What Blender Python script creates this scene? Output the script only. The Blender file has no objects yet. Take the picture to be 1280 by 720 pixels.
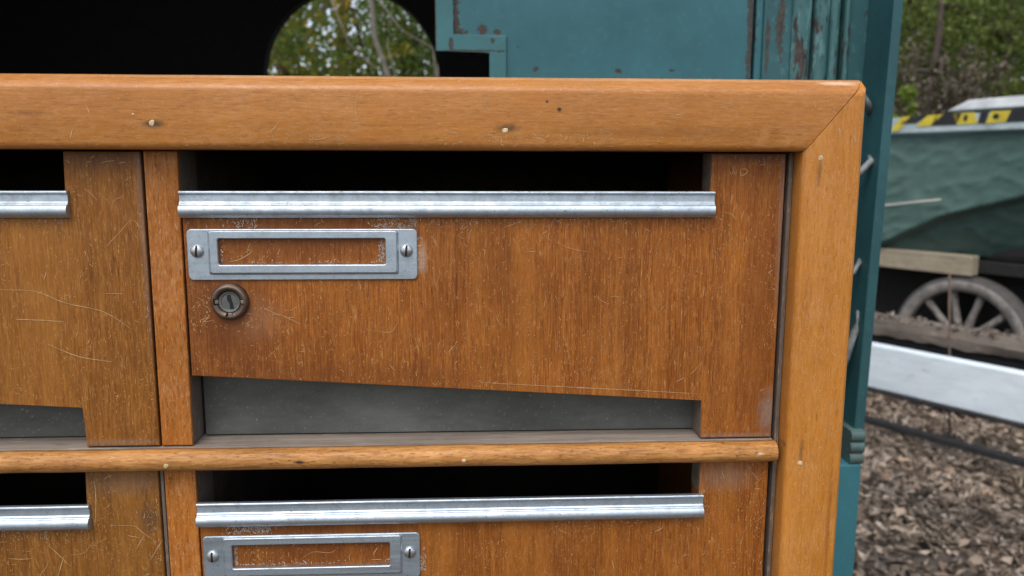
import bpy, bmesh, math, random
import numpy as np
from mathutils import Vector, Matrix, noise as mnoise

scene = bpy.context.scene
COL = scene.collection
rad = math.radians

# ------------------------------------------------------------------ camera
cam_d = bpy.data.cameras.new('camera')
cam_d.sensor_width = 36.0
cam_d.lens = 28.125
cam_d.clip_start = 0.01
cam_d.clip_end = 1500.0
cam_d.dof.use_dof = True
cam_d.dof.focus_distance = 0.345
cam_d.dof.aperture_fstop = 15.0
cam = bpy.data.objects.new('camera', cam_d)
COL.objects.link(cam)
PITCH, YAW, ROLL = rad(8.79), rad(2.82), rad(0.15)
fw = Vector((math.sin(YAW) * math.cos(PITCH), math.cos(YAW) * math.cos(PITCH), -math.sin(PITCH)))
rt = fw.cross(Vector((0, 0, 1))).normalized()
up = rt.cross(fw)
r2 = rt * math.cos(ROLL) + up * math.sin(ROLL)
u2 = up * math.cos(ROLL) - rt * math.sin(ROLL)
m = Matrix((r2, u2, -fw)).transposed().to_4x4()
m.translation = Vector((-0.01629, -0.33066, 1.2))
cam.matrix_world = m
scene.camera = cam

# ------------------------------------------------------------------ sky, sun, exposure
SUN_EL, SUN_AZ = rad(58), rad(-160)          # overcast: a wide soft sun high behind the camera
world = bpy.data.worlds.new('World')
scene.world = world
world.use_nodes = True
wn = world.node_tree
wn.nodes.clear()
sky = wn.nodes.new('ShaderNodeTexSky')
sky.sky_type = 'NISHITA'
sky.sun_disc = False
sky.sun_elevation = SUN_EL
sky.sun_rotation = SUN_AZ
sky.dust_density = 3.0
hs = wn.nodes.new('ShaderNodeHueSaturation')
hs.inputs['Saturation'].default_value = 0.55
bg = wn.nodes.new('ShaderNodeBackground')
bg.inputs['Strength'].default_value = 0.15
wo = wn.nodes.new('ShaderNodeOutputWorld')
wn.links.new(sky.outputs[0], hs.inputs['Color'])
wn.links.new(hs.outputs[0], bg.inputs['Color'])
wn.links.new(bg.outputs[0], wo.inputs[0])

sun_d = bpy.data.lights.new('sun', 'SUN')
sun_d.energy = 0.9
sun_d.angle = rad(35)
sun_d.color = (1.0, 0.97, 0.93)
sun = bpy.data.objects.new('sun', sun_d)
COL.objects.link(sun)
sd = Vector((math.sin(SUN_AZ) * math.cos(SUN_EL), math.cos(SUN_AZ) * math.cos(SUN_EL), math.sin(SUN_EL)))
sun.rotation_euler = sd.to_track_quat('Z', 'Y').to_euler()

vs = scene.view_settings
vs.view_transform = 'Standard'
vs.look = 'None'
vs.gamma = 1.0
vs.exposure = 0.75
vs.use_curve_mapping = False

# ------------------------------------------------------------------ node helpers
class NT:
    def __init__(self, name):
        self.m = bpy.data.materials.new(name)
        self.m.use_nodes = True
        self.t = self.m.node_tree
        self.b = self.t.nodes['Principled BSDF']
        self.out = self.t.nodes['Material Output']

    def put(self, sock, v):
        if hasattr(v, 'is_linked') or isinstance(v, bpy.types.NodeSocket):
            self.t.links.new(v, sock)
        else:
            if sock.type == 'RGBA' and len(v) == 3:
                v = (*v, 1.0)
            sock.default_value = v

    def n(self, typ, ins=None, **props):
        nd = self.t.nodes.new('ShaderNode' + typ)
        for k, v in props.items():
            setattr(nd, k, v)
        for k, v in (ins or {}).items():
            self.put(nd.inputs[k], v)
        return nd

    def math(self, op, a, b=0.0, clamp=False):
        nd = self.n('Math', operation=op, use_clamp=clamp)
        self.put(nd.inputs[0], a)
        self.put(nd.inputs[1], b)
        return nd.outputs[0]

    def vmath(self, op, a, b):
        nd = self.n('VectorMath', operation=op)
        self.put(nd.inputs[0], a)
        self.put(nd.inputs[1], b)
        return nd.outputs[0]

    def coord(self, jitter=0.0):
        c = self.n('TexCoord').outputs['Object']
        if jitter:
            r = self.n('ObjectInfo').outputs['Random']
            v = self.n('CombineXYZ')
            for i, f in enumerate((1.0, 0.37, 0.71)):
                self.t.links.new(self.math('MULTIPLY', r, jitter * f), v.inputs[i])
            c = self.vmath('ADD', c, v.outputs[0])
        return c

    def scale(self, c, s):
        return self.vmath('MULTIPLY', c, s)

    def noise(self, c, scale=1.0, detail=3.0, rough=0.55, dist=0.0):
        return self.n('TexNoise', {'Vector': c, 'Scale': scale, 'Detail': detail, 'Roughness': rough, 'Distortion': dist}).outputs[0]

    def step(self, v, a, b, lo=0.0, hi=1.0):
        return self.n('MapRange', {'Value': v, 'From Min': a, 'From Max': b, 'To Min': lo, 'To Max': hi}).outputs[0]

    def mix(self, f, a, b, mode='MIX'):
        nd = self.n('Mix', data_type='RGBA', blend_type=mode)
        self.put(nd.inputs[0], f)
        self.put(nd.inputs[6], a)
        self.put(nd.inputs[7], b)
        return nd.outputs[2]

    def ramp(self, f, stops):
        nd = self.n('ValToRGB')
        cr = nd.color_ramp
        while len(cr.elements) < len(stops):
            cr.elements.new(0.5)
        for e, (p, c) in zip(cr.elements, stops):
            e.position = p
            e.color = (*c, 1.0)
        self.put(nd.inputs[0], f)
        return nd.outputs[0]

    def spot(self, c, p, s):
        """1 in the middle of an ellipsoid at p with half sizes s, 0 outside"""
        d = self.vmath('SUBTRACT', c, p)
        d = self.vmath('DIVIDE', d, s)
        nd = self.n('VectorMath', operation='LENGTH')
        self.put(nd.inputs[0], d)
        return nd.outputs['Value']

    def bump(self, h, strength=0.3, dist=0.0002):
        self.put(self.b.inputs['Normal'], self.n('Bump', {'Height': h, 'Strength': strength, 'Distance': dist}).outputs[0])

    def set(self, **kw):
        for k, v in kw.items():
            self.put(self.b.inputs[k.replace('_', ' ')], v)
        return self.m


def wood(name, axis, stops, pore=(0.05, 0.018, 0.006), fleck=(0.55, 0.32, 0.13), fine=900.0, along=22.0,
         rough=0.42, pore_amt=0.6, fleck_amt=0.35, blotch=0.35, spots=(), jitter=3.0, grey=0.0, coat=0.0, spec=0.22, lo=0.36, hi=0.64, w1=0.6, wear=0.0, wear_col=(0.50, 0.27, 0.125), sheet=0.0):
    t = NT(name)
    c0 = t.coord()
    c = t.coord(jitter) if jitter else c0
    def st(a, l):
        v = [a, a, a]
        v[axis] = l
        return tuple(v)
    warp = t.noise(t.scale(c, st(60, 14)), 1, 2)
    wv = t.n('CombineXYZ')
    for i in range(3):
        if i != axis:
            t.t.links.new(t.math('MULTIPLY', warp, 0.004), wv.inputs[i])
    cw = t.vmath('ADD', c, wv.outputs[0])
    n1 = t.noise(t.scale(cw, st(fine, along)), 1, 4, 0.6)
    n2 = t.noise(t.scale(cw, st(fine * 0.13, along * 0.16)), 1, 3, 0.6)
    n3 = t.noise(c, 22, 3, 0.6)
    f = t.math('ADD', t.math('MULTIPLY', n1, w1), t.math('MULTIPLY', n2, 1.0 - w1))
    col = t.ramp(t.step(f, lo, hi), stops)
    col = t.mix(t.step(n3, 0.4, 0.72, 0.0, blotch), col, tuple(x * 0.42 for x in stops[0][1]))
    po = t.noise(t.scale(cw, st(fine * 1.5, along * 3.2)), 1, 2, 0.5)
    pm = t.step(po, 0.60, 0.68, 0.0, pore_amt)
    col = t.mix(pm, col, pore)
    fl = t.noise(t.scale(t.vmath('ADD', cw, (3.1, 1.7, 5.3)), st(fine * 1.1, along * 4.5)), 1, 2, 0.5, 0.6)
    fm = t.step(fl, 0.61, 0.69, 0.0, fleck_amt)
    col = t.mix(fm, col, fleck)
    if sheet:        # slow change of tone across the veneer, strip by strip
        sn = t.noise(t.scale(c, st(17, 1.6)), 1, 2, 0.5)
        col = t.mix(t.step(sn, 0.38, 0.62, 0.0, sheet), col, tuple(x * 0.55 for x in stops[1][1]))
        sn2 = t.noise(t.scale(t.vmath('ADD', c, (9.0, 4.0, 2.0)), st(60, 5)), 1, 2, 0.5)
        col = t.mix(t.step(sn2, 0.5, 0.68, 0.0, sheet * 0.8), col, stops[-1][1])
    if wear:
        w_a = t.noise(c, 38, 5, 0.68)
        w_b = t.noise(t.scale(cw, st(900, 240)), 1, 3, 0.6)
        wm = t.math('MULTIPLY', t.step(w_a, 0.36, 0.66), t.step(w_b, 0.40, 0.62))
        col = t.mix(t.math('MULTIPLY', wm, wear), col, wear_col)
        w_c = t.noise(c, 1500, 2, 0.5)
        col = t.mix(t.step(w_c, 0.66, 0.72, 0.0, wear * 1.3), col, (0.62, 0.40, 0.21))
    if grey:
        gn = t.noise(c, 90, 4, 0.7)
        col = t.mix(t.step(gn, 0.35, 0.65, grey * 0.55, grey), col, (0.23, 0.21, 0.19))
    dn = t.noise(c, 420, 3, 0.6)
    for (p, s, cc, k) in spots:
        d = t.math('ADD', t.spot(c0, p, s), t.math('MULTIPLY', t.math('SUBTRACT', dn, 0.5), 0.9))
        col = t.mix(t.step(d, 1.0, 0.25, 0.0, k), col, cc)
    rn = t.noise(c, 130, 4, 0.7)
    t.set(Base_Color=col, Roughness=t.step(rn, 0.3, 0.7, rough - 0.08, rough + 0.14), Specular_IOR_Level=spec)
    if coat:
        t.set(Coat_Weight=coat, Coat_Roughness=0.25)
    h = t.math('ADD', t.math('MULTIPLY', n1, 0.6), t.math('SUBTRACT', t.math('MULTIPLY', rn, 0.6), t.math('MULTIPLY', pm, 0.5)))
    t.bump(h, 0.35, 0.00025)
    return t.m


def plain(name, col, rough=0.6, metal=0.0, var=0.3, vs_=40.0, dark=None, bump=0.0, bd=0.001, spec=0.5):
    t = NT(name)
    c = t.coord(5.0)
    n = t.noise(c, vs_, 5, 0.62)
    d = dark or tuple(x * (1 - var) * 0.6 for x in col)
    cc = t.mix(t.step(n, 0.35, 0.72), col, d)
    n2 = t.noise(c, vs_ * 6, 3, 0.6)
    cc = t.mix(t.step(n2, 0.5, 0.75, 0.0, var), cc, d)
    t.set(Base_Color=cc, Roughness=t.step(n2, 0.3, 0.7, max(0.05, rough - 0.1), min(1.0, rough + 0.1)), Metallic=metal, Specular_IOR_Level=spec)
    if bump:
        t.bump(t.math('ADD', n, t.math('MULTIPLY', n2, 0.5)), bump, bd)
    return t.m


def teal_paint(name, rust=0.5, spots=(), base=(0.032, 0.122, 0.142), pale=0.10, vstretch=1.0):
    t = NT(name)
    c = t.coord()
    cs = t.scale(c, (1, 1, vstretch))
    n = t.noise(c, 14, 4, 0.6)
    col = t.mix(t.step(n, 0.3, 0.7), base, tuple(x * 0.72 for x in base))
    n4 = t.noise(cs, 190, 4, 0.65)
    col = t.mix(t.step(n4, 0.55, 0.75, 0.0, pale), col, (0.16, 0.30, 0.30))
    nr = t.noise(cs, 75, 5, 0.68)
    ns = t.noise(cs, 420, 3, 0.6)
    mr = t.step(t.math('ADD', t.math('MULTIPLY', nr, 0.7), t.math('MULTIPLY', ns, 0.3)), 0.70 - 0.2 * rust, 0.73 - 0.2 * rust)
    for (p, s, k) in spots:
        d = t.math('ADD', t.spot(c, p, s), t.math('ADD', t.math('MULTIPLY', t.math('SUBTRACT', nr, 0.5), 3.6), t.math('MULTIPLY', t.math('SUBTRACT', ns, 0.5), 2.2)))
        mr = t.math('MAXIMUM', mr, t.step(d, 1.0, 0.8, 0.0, k))
    rc = t.mix(t.step(ns, 0.35, 0.65), (0.070, 0.052, 0.042), (0.028, 0.024, 0.023))
    col = t.mix(mr, col, rc)
    t.set(Base_Color=col, Roughness=t.math('ADD', 0.45, t.math('MULTIPLY', mr, 0.35)), Specular_IOR_Level=0.3)
    h = t.math('SUBTRACT', t.math('MULTIPLY', n4, 0.25), t.math('MULTIPLY', mr, 0.8))
    t.bump(h, 0.6, 0.0006)
    return t.m


def leaf_mat(name, stops, trans=0.35, rough=0.55):
    t = NT(name)
    r = t.n('NewGeometry').outputs['Random Per Island']
    n = t.noise(t.coord(), 0.9, 2)
    f = t.math('ADD', t.math('MULTIPLY', r, 0.65), t.math('MULTIPLY', t.math('SUBTRACT', n, 0.33), 1.0), clamp=True)
    col = t.ramp(f, stops)
    t.set(Base_Color=col, Roughness=rough, Specular_IOR_Level=0.3)
    if trans:
        tr = t.n('BsdfTranslucent', {'Color': t.mix(0.5, col, (0.30, 0.32, 0.04))})
        mx = t.n('MixShader', {0: trans})
        t.t.links.new(t.b.outputs[0], mx.inputs[1])
        t.t.links.new(tr.outputs[0], mx.inputs[2])
        t.t.links.new(mx.outputs[0], t.out.inputs[0])
    return t.m

# ------------------------------------------------------------------ object helpers
def tag(o, label=None, cat=None, group=None, kind=None):
    if label: o['label'] = label
    if cat: o['category'] = cat
    if group: o['group'] = group
    if kind: o['kind'] = kind
    return o

def root(name, loc, rz=0.0, **kw):
    o = bpy.data.objects.new(name, None)
    o.location = loc
    o.rotation_euler = (0, 0, rz)
    COL.objects.link(o)
    return tag(o, **kw)

def link(name, me, mat, parent=None, off=(0, 0, 0), smooth=False, **kw):
    o = bpy.data.objects.new(name, me)
    COL.objects.link(o)
    o.location = off
    if parent is not None:
        o.parent = parent
    if mat is not None and not me.materials:
        me.materials.append(mat)
    if smooth:
        me.shade_smooth()
    return tag(o, **kw)

def me_from(bm, name='mesh'):
    bmesh.ops.recalc_face_normals(bm, faces=bm.faces)
    me = bpy.data.meshes.new(name)
    bm.to_mesh(me)
    bm.free()
    return me

def bm_box(bm, x0, x1, y0, y1, z0, z1):
    vs_ = [bm.verts.new((x, y, z)) for x in (x0, x1) for y in (y0, y1) for z in (z0, z1)]
    for f in ((0, 1, 3, 2), (4, 6, 7, 5), (0, 4, 5, 1), (2, 3, 7, 6), (0, 2, 6, 4), (1, 5, 7, 3)):
        bm.faces.new([vs_[i] for i in f])
    return vs_

def box(x0, x1, y0, y1, z0, z1, bev=0.0, seg=2):
    bm = bmesh.new()
    bm_box(bm, x0, x1, y0, y1, z0, z1)
    if bev:
        bmesh.ops.bevel(bm, geom=list(bm.edges), offset=bev, segments=seg, profile=0.6, affect='EDGES')
    return me_from(bm)

def poly_y(pts, y0, y1, bev=0.0, seg=2):
    """polygon in x, z pushed from y0 (front) to y1"""
    bm = bmesh.new()
    a = [bm.verts.new((x, y0, z)) for x, z in pts]
    b = [bm.verts.new((x, y1, z)) for x, z in pts]
    ff = bm.faces.new(a)
    bm.faces.new(b)
    n = len(pts)
    for i in range(n):
        bm.faces.new((a[i], a[(i + 1) % n], b[(i + 1) % n], b[i]))
    if bev:
        bmesh.ops.bevel(bm, geom=list(ff.edges), offset=bev, segments=seg, profile=0.6, affect='EDGES')
    return me_from(bm)

def extrude_x(prof, x0, x1, n=1, wob=0.0, seed=0):
    """closed profile of (y, z) points along x; x0/x1 numbers or functions of (y, z)"""
    bm = bmesh.new()
    rng = random.Random(seed)
    rings = []
    for k in range(n + 1):
        u = k / n
        dz = rng.uniform(-wob, wob)
        dy = rng.uniform(-wob, wob)
        ring = []
        for (y, z) in prof:
            a = x0(y, z) if callable(x0) else x0
            b = x1(y, z) if callable(x1) else x1
            ring.append(bm.verts.new((a + (b - a) * u, y + dy, z + dz)))
        rings.append(ring)
    m_ = len(prof)
    for r0, r1 in zip(rings, rings[1:]):
        for i in range(m_):
            f = bm.faces.new((r0[i], r0[(i + 1) % m_], r1[(i + 1) % m_], r1[i]))
            f.smooth = True
    for rg in (rings[0], rings[-1]):
        bm.faces.new([bm.verts.new(v.co) for v in rg])
    return me_from(bm)

def extrude_z(prof, z0, z1):
    """closed profile of (x, y) points along z; z0/z1 numbers or functions of (x, y)"""
    bm = bmesh.new()
    rings = []
    for z in (z0, z1):
        rings.append([bm.verts.new((x, y, z(x, y) if callable(z) else z)) for x, y in prof])
    m_ = len(prof)
    for i in range(m_):
        f = bm.faces.new((rings[0][i], rings[0][(i + 1) % m_], rings[1][(i + 1) % m_], rings[1][i]))
        f.smooth = True
    for rg in rings:
        bm.faces.new([bm.verts.new(v.co) for v in rg])
    return me_from(bm)

def arc(cx, cy, r, a0, a1, n):
    return [(cx + r * math.cos(rad(a0 + (a1 - a0) * i / n)), cy + r * math.sin(rad(a0 + (a1 - a0) * i / n))) for i in range(n + 1)]

def rrect(x0, x1, z0, z1, r, n=4):
    return (arc(x1 - r, z1 - r, r, 0, 90, n) + arc(x0 + r, z1 - r, r, 90, 180, n)
            + arc(x0 + r, z0 + r, r, 180, 270, n) + arc(x1 - r, z0 + r, r, 270, 360, n))

def loops(ls, closed=False):
    """join successive loops of (outline, y); closed joins the last to the first, else caps the last"""
    bm = bmesh.new()
    rs = [[bm.verts.new((x, y, z)) for x, z in o] for o, y in ls]
    pairs = list(zip(rs, rs[1:])) + ([(rs[-1], rs[0])] if closed else [])
    for a, b in pairs:
        n = len(a)
        for i in range(n):
            bm.faces.new((a[i], a[(i + 1) % n], b[(i + 1) % n], b[i]))
    if not closed:
        bm.faces.new(rs[-1])
    return me_from(bm)

def tube(bm, pts, radii, sides=8, cap=True):
    pts = [Vector(p) for p in pts]
    rings = []
    for i, p in enumerate(pts):
        d = (pts[min(i + 1, len(pts) - 1)] - pts[max(i - 1, 0)]).normalized()
        ref = Vector((0, 0, 1)) if abs(d.z) < 0.9 else Vector((1, 0, 0))
        a = d.cross(ref).normalized()
        b = d.cross(a)
        r = radii[i] if hasattr(radii, '__len__') else radii
        rings.append([bm.verts.new(p + (a * math.cos(t) + b * math.sin(t)) * r) for t in [2 * math.pi * k / sides for k in range(sides)]])
    for r0, r1 in zip(rings, rings[1:]):
        for k in range(sides):
            bm.faces.new((r0[k], r0[(k + 1) % sides], r1[(k + 1) % sides], r1[k])).smooth = True
    if cap:
        bm.faces.new(rings[0])
        bm.faces.new(rings[-1])

def ribbons(lines, y, off=(0, 0, 0)):
    """flat tapering marks lying on a face that looks towards -y; lines of ([(x, z)..], width)"""
    bm = bmesh.new()
    for pts, w in lines:
        n = len(pts)
        L, R = [], []
        for i, (x, z) in enumerate(pts):
            x0, z0 = pts[max(i - 1, 0)]
            x1, z1 = pts[min(i + 1, n - 1)]
            dx, dz = x1 - x0, z1 - z0
            l = math.hypot(dx, dz) or 1
            ww = w * (0.25 + 0.75 * math.sin(math.pi * (i + 0.5) / n)) * 0.5
            L.append(bm.verts.new((x - dz / l * ww, y, z + dx / l * ww)))
            R.append(bm.verts.new((x + dz / l * ww, y, z - dx / l * ww)))
        for i in range(n - 1):
            bm.faces.new((L[i], L[i + 1], R[i + 1], R[i]))
    return me_from(bm)

def smooth_line(pts, k=4, jit=0.0, rng=random):
    """Catmull-Rom through pts, k pieces per span"""
    out = []
    P = [pts[0]] + list(pts) + [pts[-1]]
    for i in range(1, len(P) - 2):
        for j in range(k):
            t = j / k
            q = []
            for a in (0, 1):
                p0, p1, p2, p3 = P[i - 1][a], P[i][a], P[i + 1][a], P[i + 2][a]
                q.append(0.5 * (2 * p1 + (p2 - p0) * t + (2 * p0 - 5 * p1 + 4 * p2 - p3) * t * t + (3 * p1 - p0 - 3 * p2 + p3) * t ** 3) + rng.uniform(-jit, jit))
            out.append(tuple(q))
    out.append(tuple(pts[-1]))
    return out

def leaf_cloud(P, N, size, rng, aspect=0.55, fold=0.25, parent=None, jit=0.4):
    """P (n,3) centres, N (n,3) leaf axes: folded leaves of two triangles each, one mesh"""
    n = len(P)
    ax = N / (np.linalg.norm(N, axis=1, keepdims=True) + 1e-9)
    ref = rng.normal(size=(n, 3))
    sd_ = np.cross(ax, ref)
    sd_ /= np.linalg.norm(sd_, axis=1, keepdims=True) + 1e-9
    nr = np.cross(ax, sd_)
    s = size * (1 + jit * rng.uniform(-1, 1, size=(n, 1)))
    V = np.empty((n, 4, 3))
    V[:, 0] = P - ax * s * 0.5
    V[:, 1] = P + sd_ * s * aspect * 0.5 + nr * s * fold * 0.5
    V[:, 2] = P + ax * s * 0.5
    V[:, 3] = P - sd_ * s * aspect * 0.5 + nr * s * fold * 0.5
    me = bpy.data.meshes.new('leaves')
    me.vertices.add(n * 4)
    me.vertices.foreach_set('co', V.reshape(-1))
    base = (np.arange(n) * 4)[:, None]
    idx = (base + np.array([0, 1, 2, 0, 2, 3])[None]).reshape(-1)
    me.loops.add(n * 6)
    me.loops.foreach_set('vertex_index', idx.astype(np.int32))
    me.polygons.add(n * 2)
    me.polygons.foreach_set('loop_start', (np.arange(n * 2) * 3).astype(np.int32))
    me.update(calc_edges=True)
    return me
# ------------------------------------------------------------------ materials
MM = 0.001
W_RAIL = dict(fine=1300.0, along=75.0, pore_amt=0.30, fleck_amt=0.22, blotch=0.16, rough=0.36, jitter=3.0, spec=0.34, lo=0.2, hi=0.8, wear=0.33)
ORANGE = [(0.0, (0.25, 0.088, 0.015)), (0.5, (0.37, 0.140, 0.024)), (1.0, (0.47, 0.195, 0.040))]
VENEER = [(0.0, (0.105, 0.028, 0.0045)), (0.5, (0.240, 0.071, 0.010)), (1.0, (0.40, 0.145, 0.022))]
def S(x, z, sx, sz, c=(0.03, 0.022, 0.016), k=0.85, y=0.0):
    return ((x * MM, y, z * MM), (sx * MM, 0.03, sz * MM), c, k)
PALE = (0.62, 0.50, 0.33)
m_rail = wood('varnished_rail_wood', 0, ORANGE, spots=[S(-143, 1215.5, 5, 2.2), S(-2, 1214.5, 7, 2.4, k=0.7), S(14.1, 1225.1, 0.8, 0.8, (0.01, 0.008, 0.006), 1),
         S(19, 1222, 1.3, 1.1, (0.02, 0.015, 0.012), 1), S(-190, 1219.5, 11, 1.3, k=0.35), S(60, 1213, 60, 3, k=0.18), S(136, 1233.5, 11, 1.2, (0.66, 0.47, 0.31), 0.75), S(60, 1234.5, 120, 0.9, (0.60, 0.40, 0.25), 0.35), S(-110, 1234.5, 120, 0.9, (0.60, 0.40, 0.25), 0.35), S(-60, 1207.5, 90, 2, (0.05, 0.03, 0.02), 0.3)], **W_RAIL)
m_stile = wood('varnished_stile_wood', 2, [(0.0, (0.29, 0.106, 0.014)), (0.5, (0.42, 0.160, 0.022)), (1.0, (0.52, 0.225, 0.040))],
         spots=[S(128.3, 1197, 1.4, 8, k=0.45), S(127.8, 1075, 1.5, 9, k=0.45), S(120.5, 1077.7, 1.6, 2.2, (0.02, 0.015, 0.01), 0.95, ), S(142, 1040, 1.2, 45, (0.16, 0.05, 0.012), 0.5)], **W_RAIL)
m_div = wood('worn_divider_wood', 2, [(0.0, (0.20, 0.062, 0.008)), (0.5, (0.34, 0.110, 0.015)), (1.0, (0.47, 0.18, 0.034))], fine=1300, along=80, fleck_amt=0.4, blotch=0.3, lo=0.28, hi=0.72, wear=0.4)
m_nose = wood('worn_nosing_wood', 0, [(0.0, (0.23, 0.095, 0.024)), (0.5, (0.40, 0.18, 0.05)), (1.0, (0.52, 0.27, 0.095))], fine=1000, along=110, pore_amt=0.6, fleck_amt=0.35,
         spots=[S(-91.5, 1072.6, 3.2, 1.0, (0.03, 0.025, 0.02), 1), S(111, 1073.2, 2.2, 0.9, PALE, 0.8), S(-20.6, 1072.2, 1.2, 1.0, (0.8, 0.78, 0.72), 1)], jitter=1.3)
m_shelf = wood('dusty_shelf_wood', 0, [(0.0, (0.09, 0.062, 0.042)), (1.0, (0.30, 0.23, 0.17))], fine=420, along=14, grey=0.55, rough=0.75, fleck=(0.42, 0.38, 0.33), fleck_amt=0.45, pore_amt=0.7)
def veneer(name, seed, spots=(), stops=VENEER):
    return wood(name, 2, stops, fine=1700, along=62, pore_amt=0.58, fleck_amt=0.36, blotch=0.24, rough=0.42, lo=0.30, hi=0.70, w1=0.72, wear=0.22, wear_col=(0.44, 0.19, 0.05), sheet=0.42, spots=spots, jitter=0.0 if seed is None else seed)
RED = (0.10, 0.030, 0.010)
m_doorR = veneer('veneer_upper_right', 4.0, [S(-122, 1135, 26, 44, RED, 0.72, 0.011), S(-92, 1170, 62, 18, RED, 0.6, 0.011), S(-80, 1108, 80, 10, RED, 0.4, 0.011), S(110, 1140, 12, 90, (0.15, 0.045, 0.008), 0.45, 0.011), S(117, 1090, 7, 14, (0.22, 0.19, 0.17), 0.5, 0.011),
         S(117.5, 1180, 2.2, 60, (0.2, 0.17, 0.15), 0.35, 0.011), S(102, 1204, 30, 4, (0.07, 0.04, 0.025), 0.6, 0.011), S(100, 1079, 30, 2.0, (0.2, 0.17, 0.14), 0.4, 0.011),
         S(-38, 1160, 3, 9, (0.42, 0.34, 0.28), 0.45, 0.011), S(-108, 1134, 14, 12, (0.30, 0.17, 0.1), 0.25, 0.011)])
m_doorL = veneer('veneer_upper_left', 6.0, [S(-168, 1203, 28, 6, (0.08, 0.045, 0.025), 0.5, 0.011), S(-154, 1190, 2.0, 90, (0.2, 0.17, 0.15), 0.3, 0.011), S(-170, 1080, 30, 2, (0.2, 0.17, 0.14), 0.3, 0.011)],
         [(0.0, (0.095, 0.031, 0.0055)), (0.5, (0.215, 0.077, 0.012)), (1.0, (0.36, 0.148, 0.026))])
m_doorLL = veneer('veneer_lower_left', 8.0, [S(-160, 1045, 6, 9, (0.06, 0.04, 0.03), 0.55, 0.011), S(-170, 1062, 25, 8, (0.16, 0.13, 0.1), 0.3, 0.011)],
         [(0.0, (0.092, 0.033, 0.006)), (0.5, (0.20, 0.077, 0.013)), (1.0, (0.35, 0.148, 0.028))])
m_doorRL = veneer('veneer_lower_right', 9.0, [S(98, 1060, 18, 9, (0.2, 0.17, 0.14), 0.35, 0.011), S(-90, 1035, 60, 30, RED, 0.5, 0.011)])
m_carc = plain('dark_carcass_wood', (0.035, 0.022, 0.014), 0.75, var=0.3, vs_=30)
m_edge = wood('grey_edge_wood', 2, [(0.0, (0.05, 0.034, 0.024)), (1.0, (0.13, 0.098, 0.075))], fine=900, along=40, grey=0.4, rough=0.7)
m_fillet = wood('brown_fillet_wood', 2, [(0.0, (0.045, 0.026, 0.016)), (1.0, (0.12, 0.075, 0.05))], fine=900, along=40, grey=0.3, rough=0.7)
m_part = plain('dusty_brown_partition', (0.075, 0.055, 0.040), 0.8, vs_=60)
m_notch = plain('raw_cut_wood', (0.17, 0.13, 0.095), 0.8, vs_=120)

def metal(name, col, rough, dirt, axis=0, dirt_col=(0.16, 0.17, 0.18)):
    t = NT(name)
    c = t.coord(2.0)
    sc_ = [500, 500, 500]
    sc_[axis] = 14
    n1 = t.noise(t.scale(c, tuple(sc_)), 1, 4, 0.6)
    n2 = t.noise(c, 160, 5, 0.7)
    n3 = t.noise(c, 900, 3, 0.6)
    cc = t.mix(t.step(n2, 0.42, 0.75, 0.0, dirt), col, dirt_col)
    cc = t.mix(t.step(n3, 0.62, 0.72, 0.0, dirt * 1.1), cc, (0.10, 0.10, 0.10))
    r_ = t.math('ADD', t.step(n1, 0.3, 0.7, rough - 0.08, rough + 0.1), t.math('MULTIPLY', n2, 0.12))
    t.set(Base_Color=cc, Metallic=t.step(n2, 0.45, 0.8, 1.0, 0.75), Roughness=r_)
    t.bump(t.math('ADD', n1, t.math('MULTIPLY', n3, 0.5)), 0.25, 0.00012)
    return t.m
m_alu = metal('dull_aluminium', (0.50, 0.575, 0.64), 0.45, 0.6)
m_tin = metal('tarnished_nickel', (0.46, 0.54, 0.605), 0.42, 0.5)
m_screw = metal('screw_steel', (0.5, 0.52, 0.53), 0.35, 0.5)
m_bronze = metal('aged_bronze', (0.17, 0.122, 0.092), 0.42, 0.5, dirt_col=(0.05, 0.038, 0.03))
m_lug = metal('lug_brass', (0.34, 0.28, 0.22), 0.4, 0.4)
m_cyl = metal('lock_cylinder_steel', (0.20, 0.21, 0.20), 0.40, 0.6, dirt_col=(0.06, 0.06, 0.055))
m_zinc = NT('dusty_zinc')
_c = m_zinc.coord(2.0)
_n = m_zinc.noise(m_zinc.scale(_c, (16, 16, 40)), 1, 6, 0.7)
_n2 = m_zinc.noise(_c, 700, 3, 0.6)
_cc = m_zinc.ramp(_n, [(0.3, (0.050, 0.053, 0.048)), (0.52, (0.085, 0.090, 0.082)), (0.75, (0.135, 0.138, 0.126))])
_cc = m_zinc.mix(m_zinc.step(_n2, 0.64, 0.70, 0, 0.5), _cc, (0.35, 0.34, 0.32))
m_zinc.set(Base_Color=_cc, Metallic=0.25, Roughness=0.55)
m_zinc = m_zinc.m
m_black = plain('keyhole_black', (0.006, 0.006, 0.006), 0.8)
m_scr = plain('pale_scratch', (0.53, 0.32, 0.14), 0.7, var=0.3, vs_=300)
m_fib = plain('fine_scratch', (0.55, 0.29, 0.105), 0.6, var=0.5, vs_=200)
m_dust = plain('white_dust', (0.50, 0.44, 0.38), 0.9, var=0.3, vs_=300)
m_plug = plain('wood_filler', (0.66, 0.50, 0.28), 0.7, vs_=600, bump=0.5, bd=0.0003)

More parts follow.
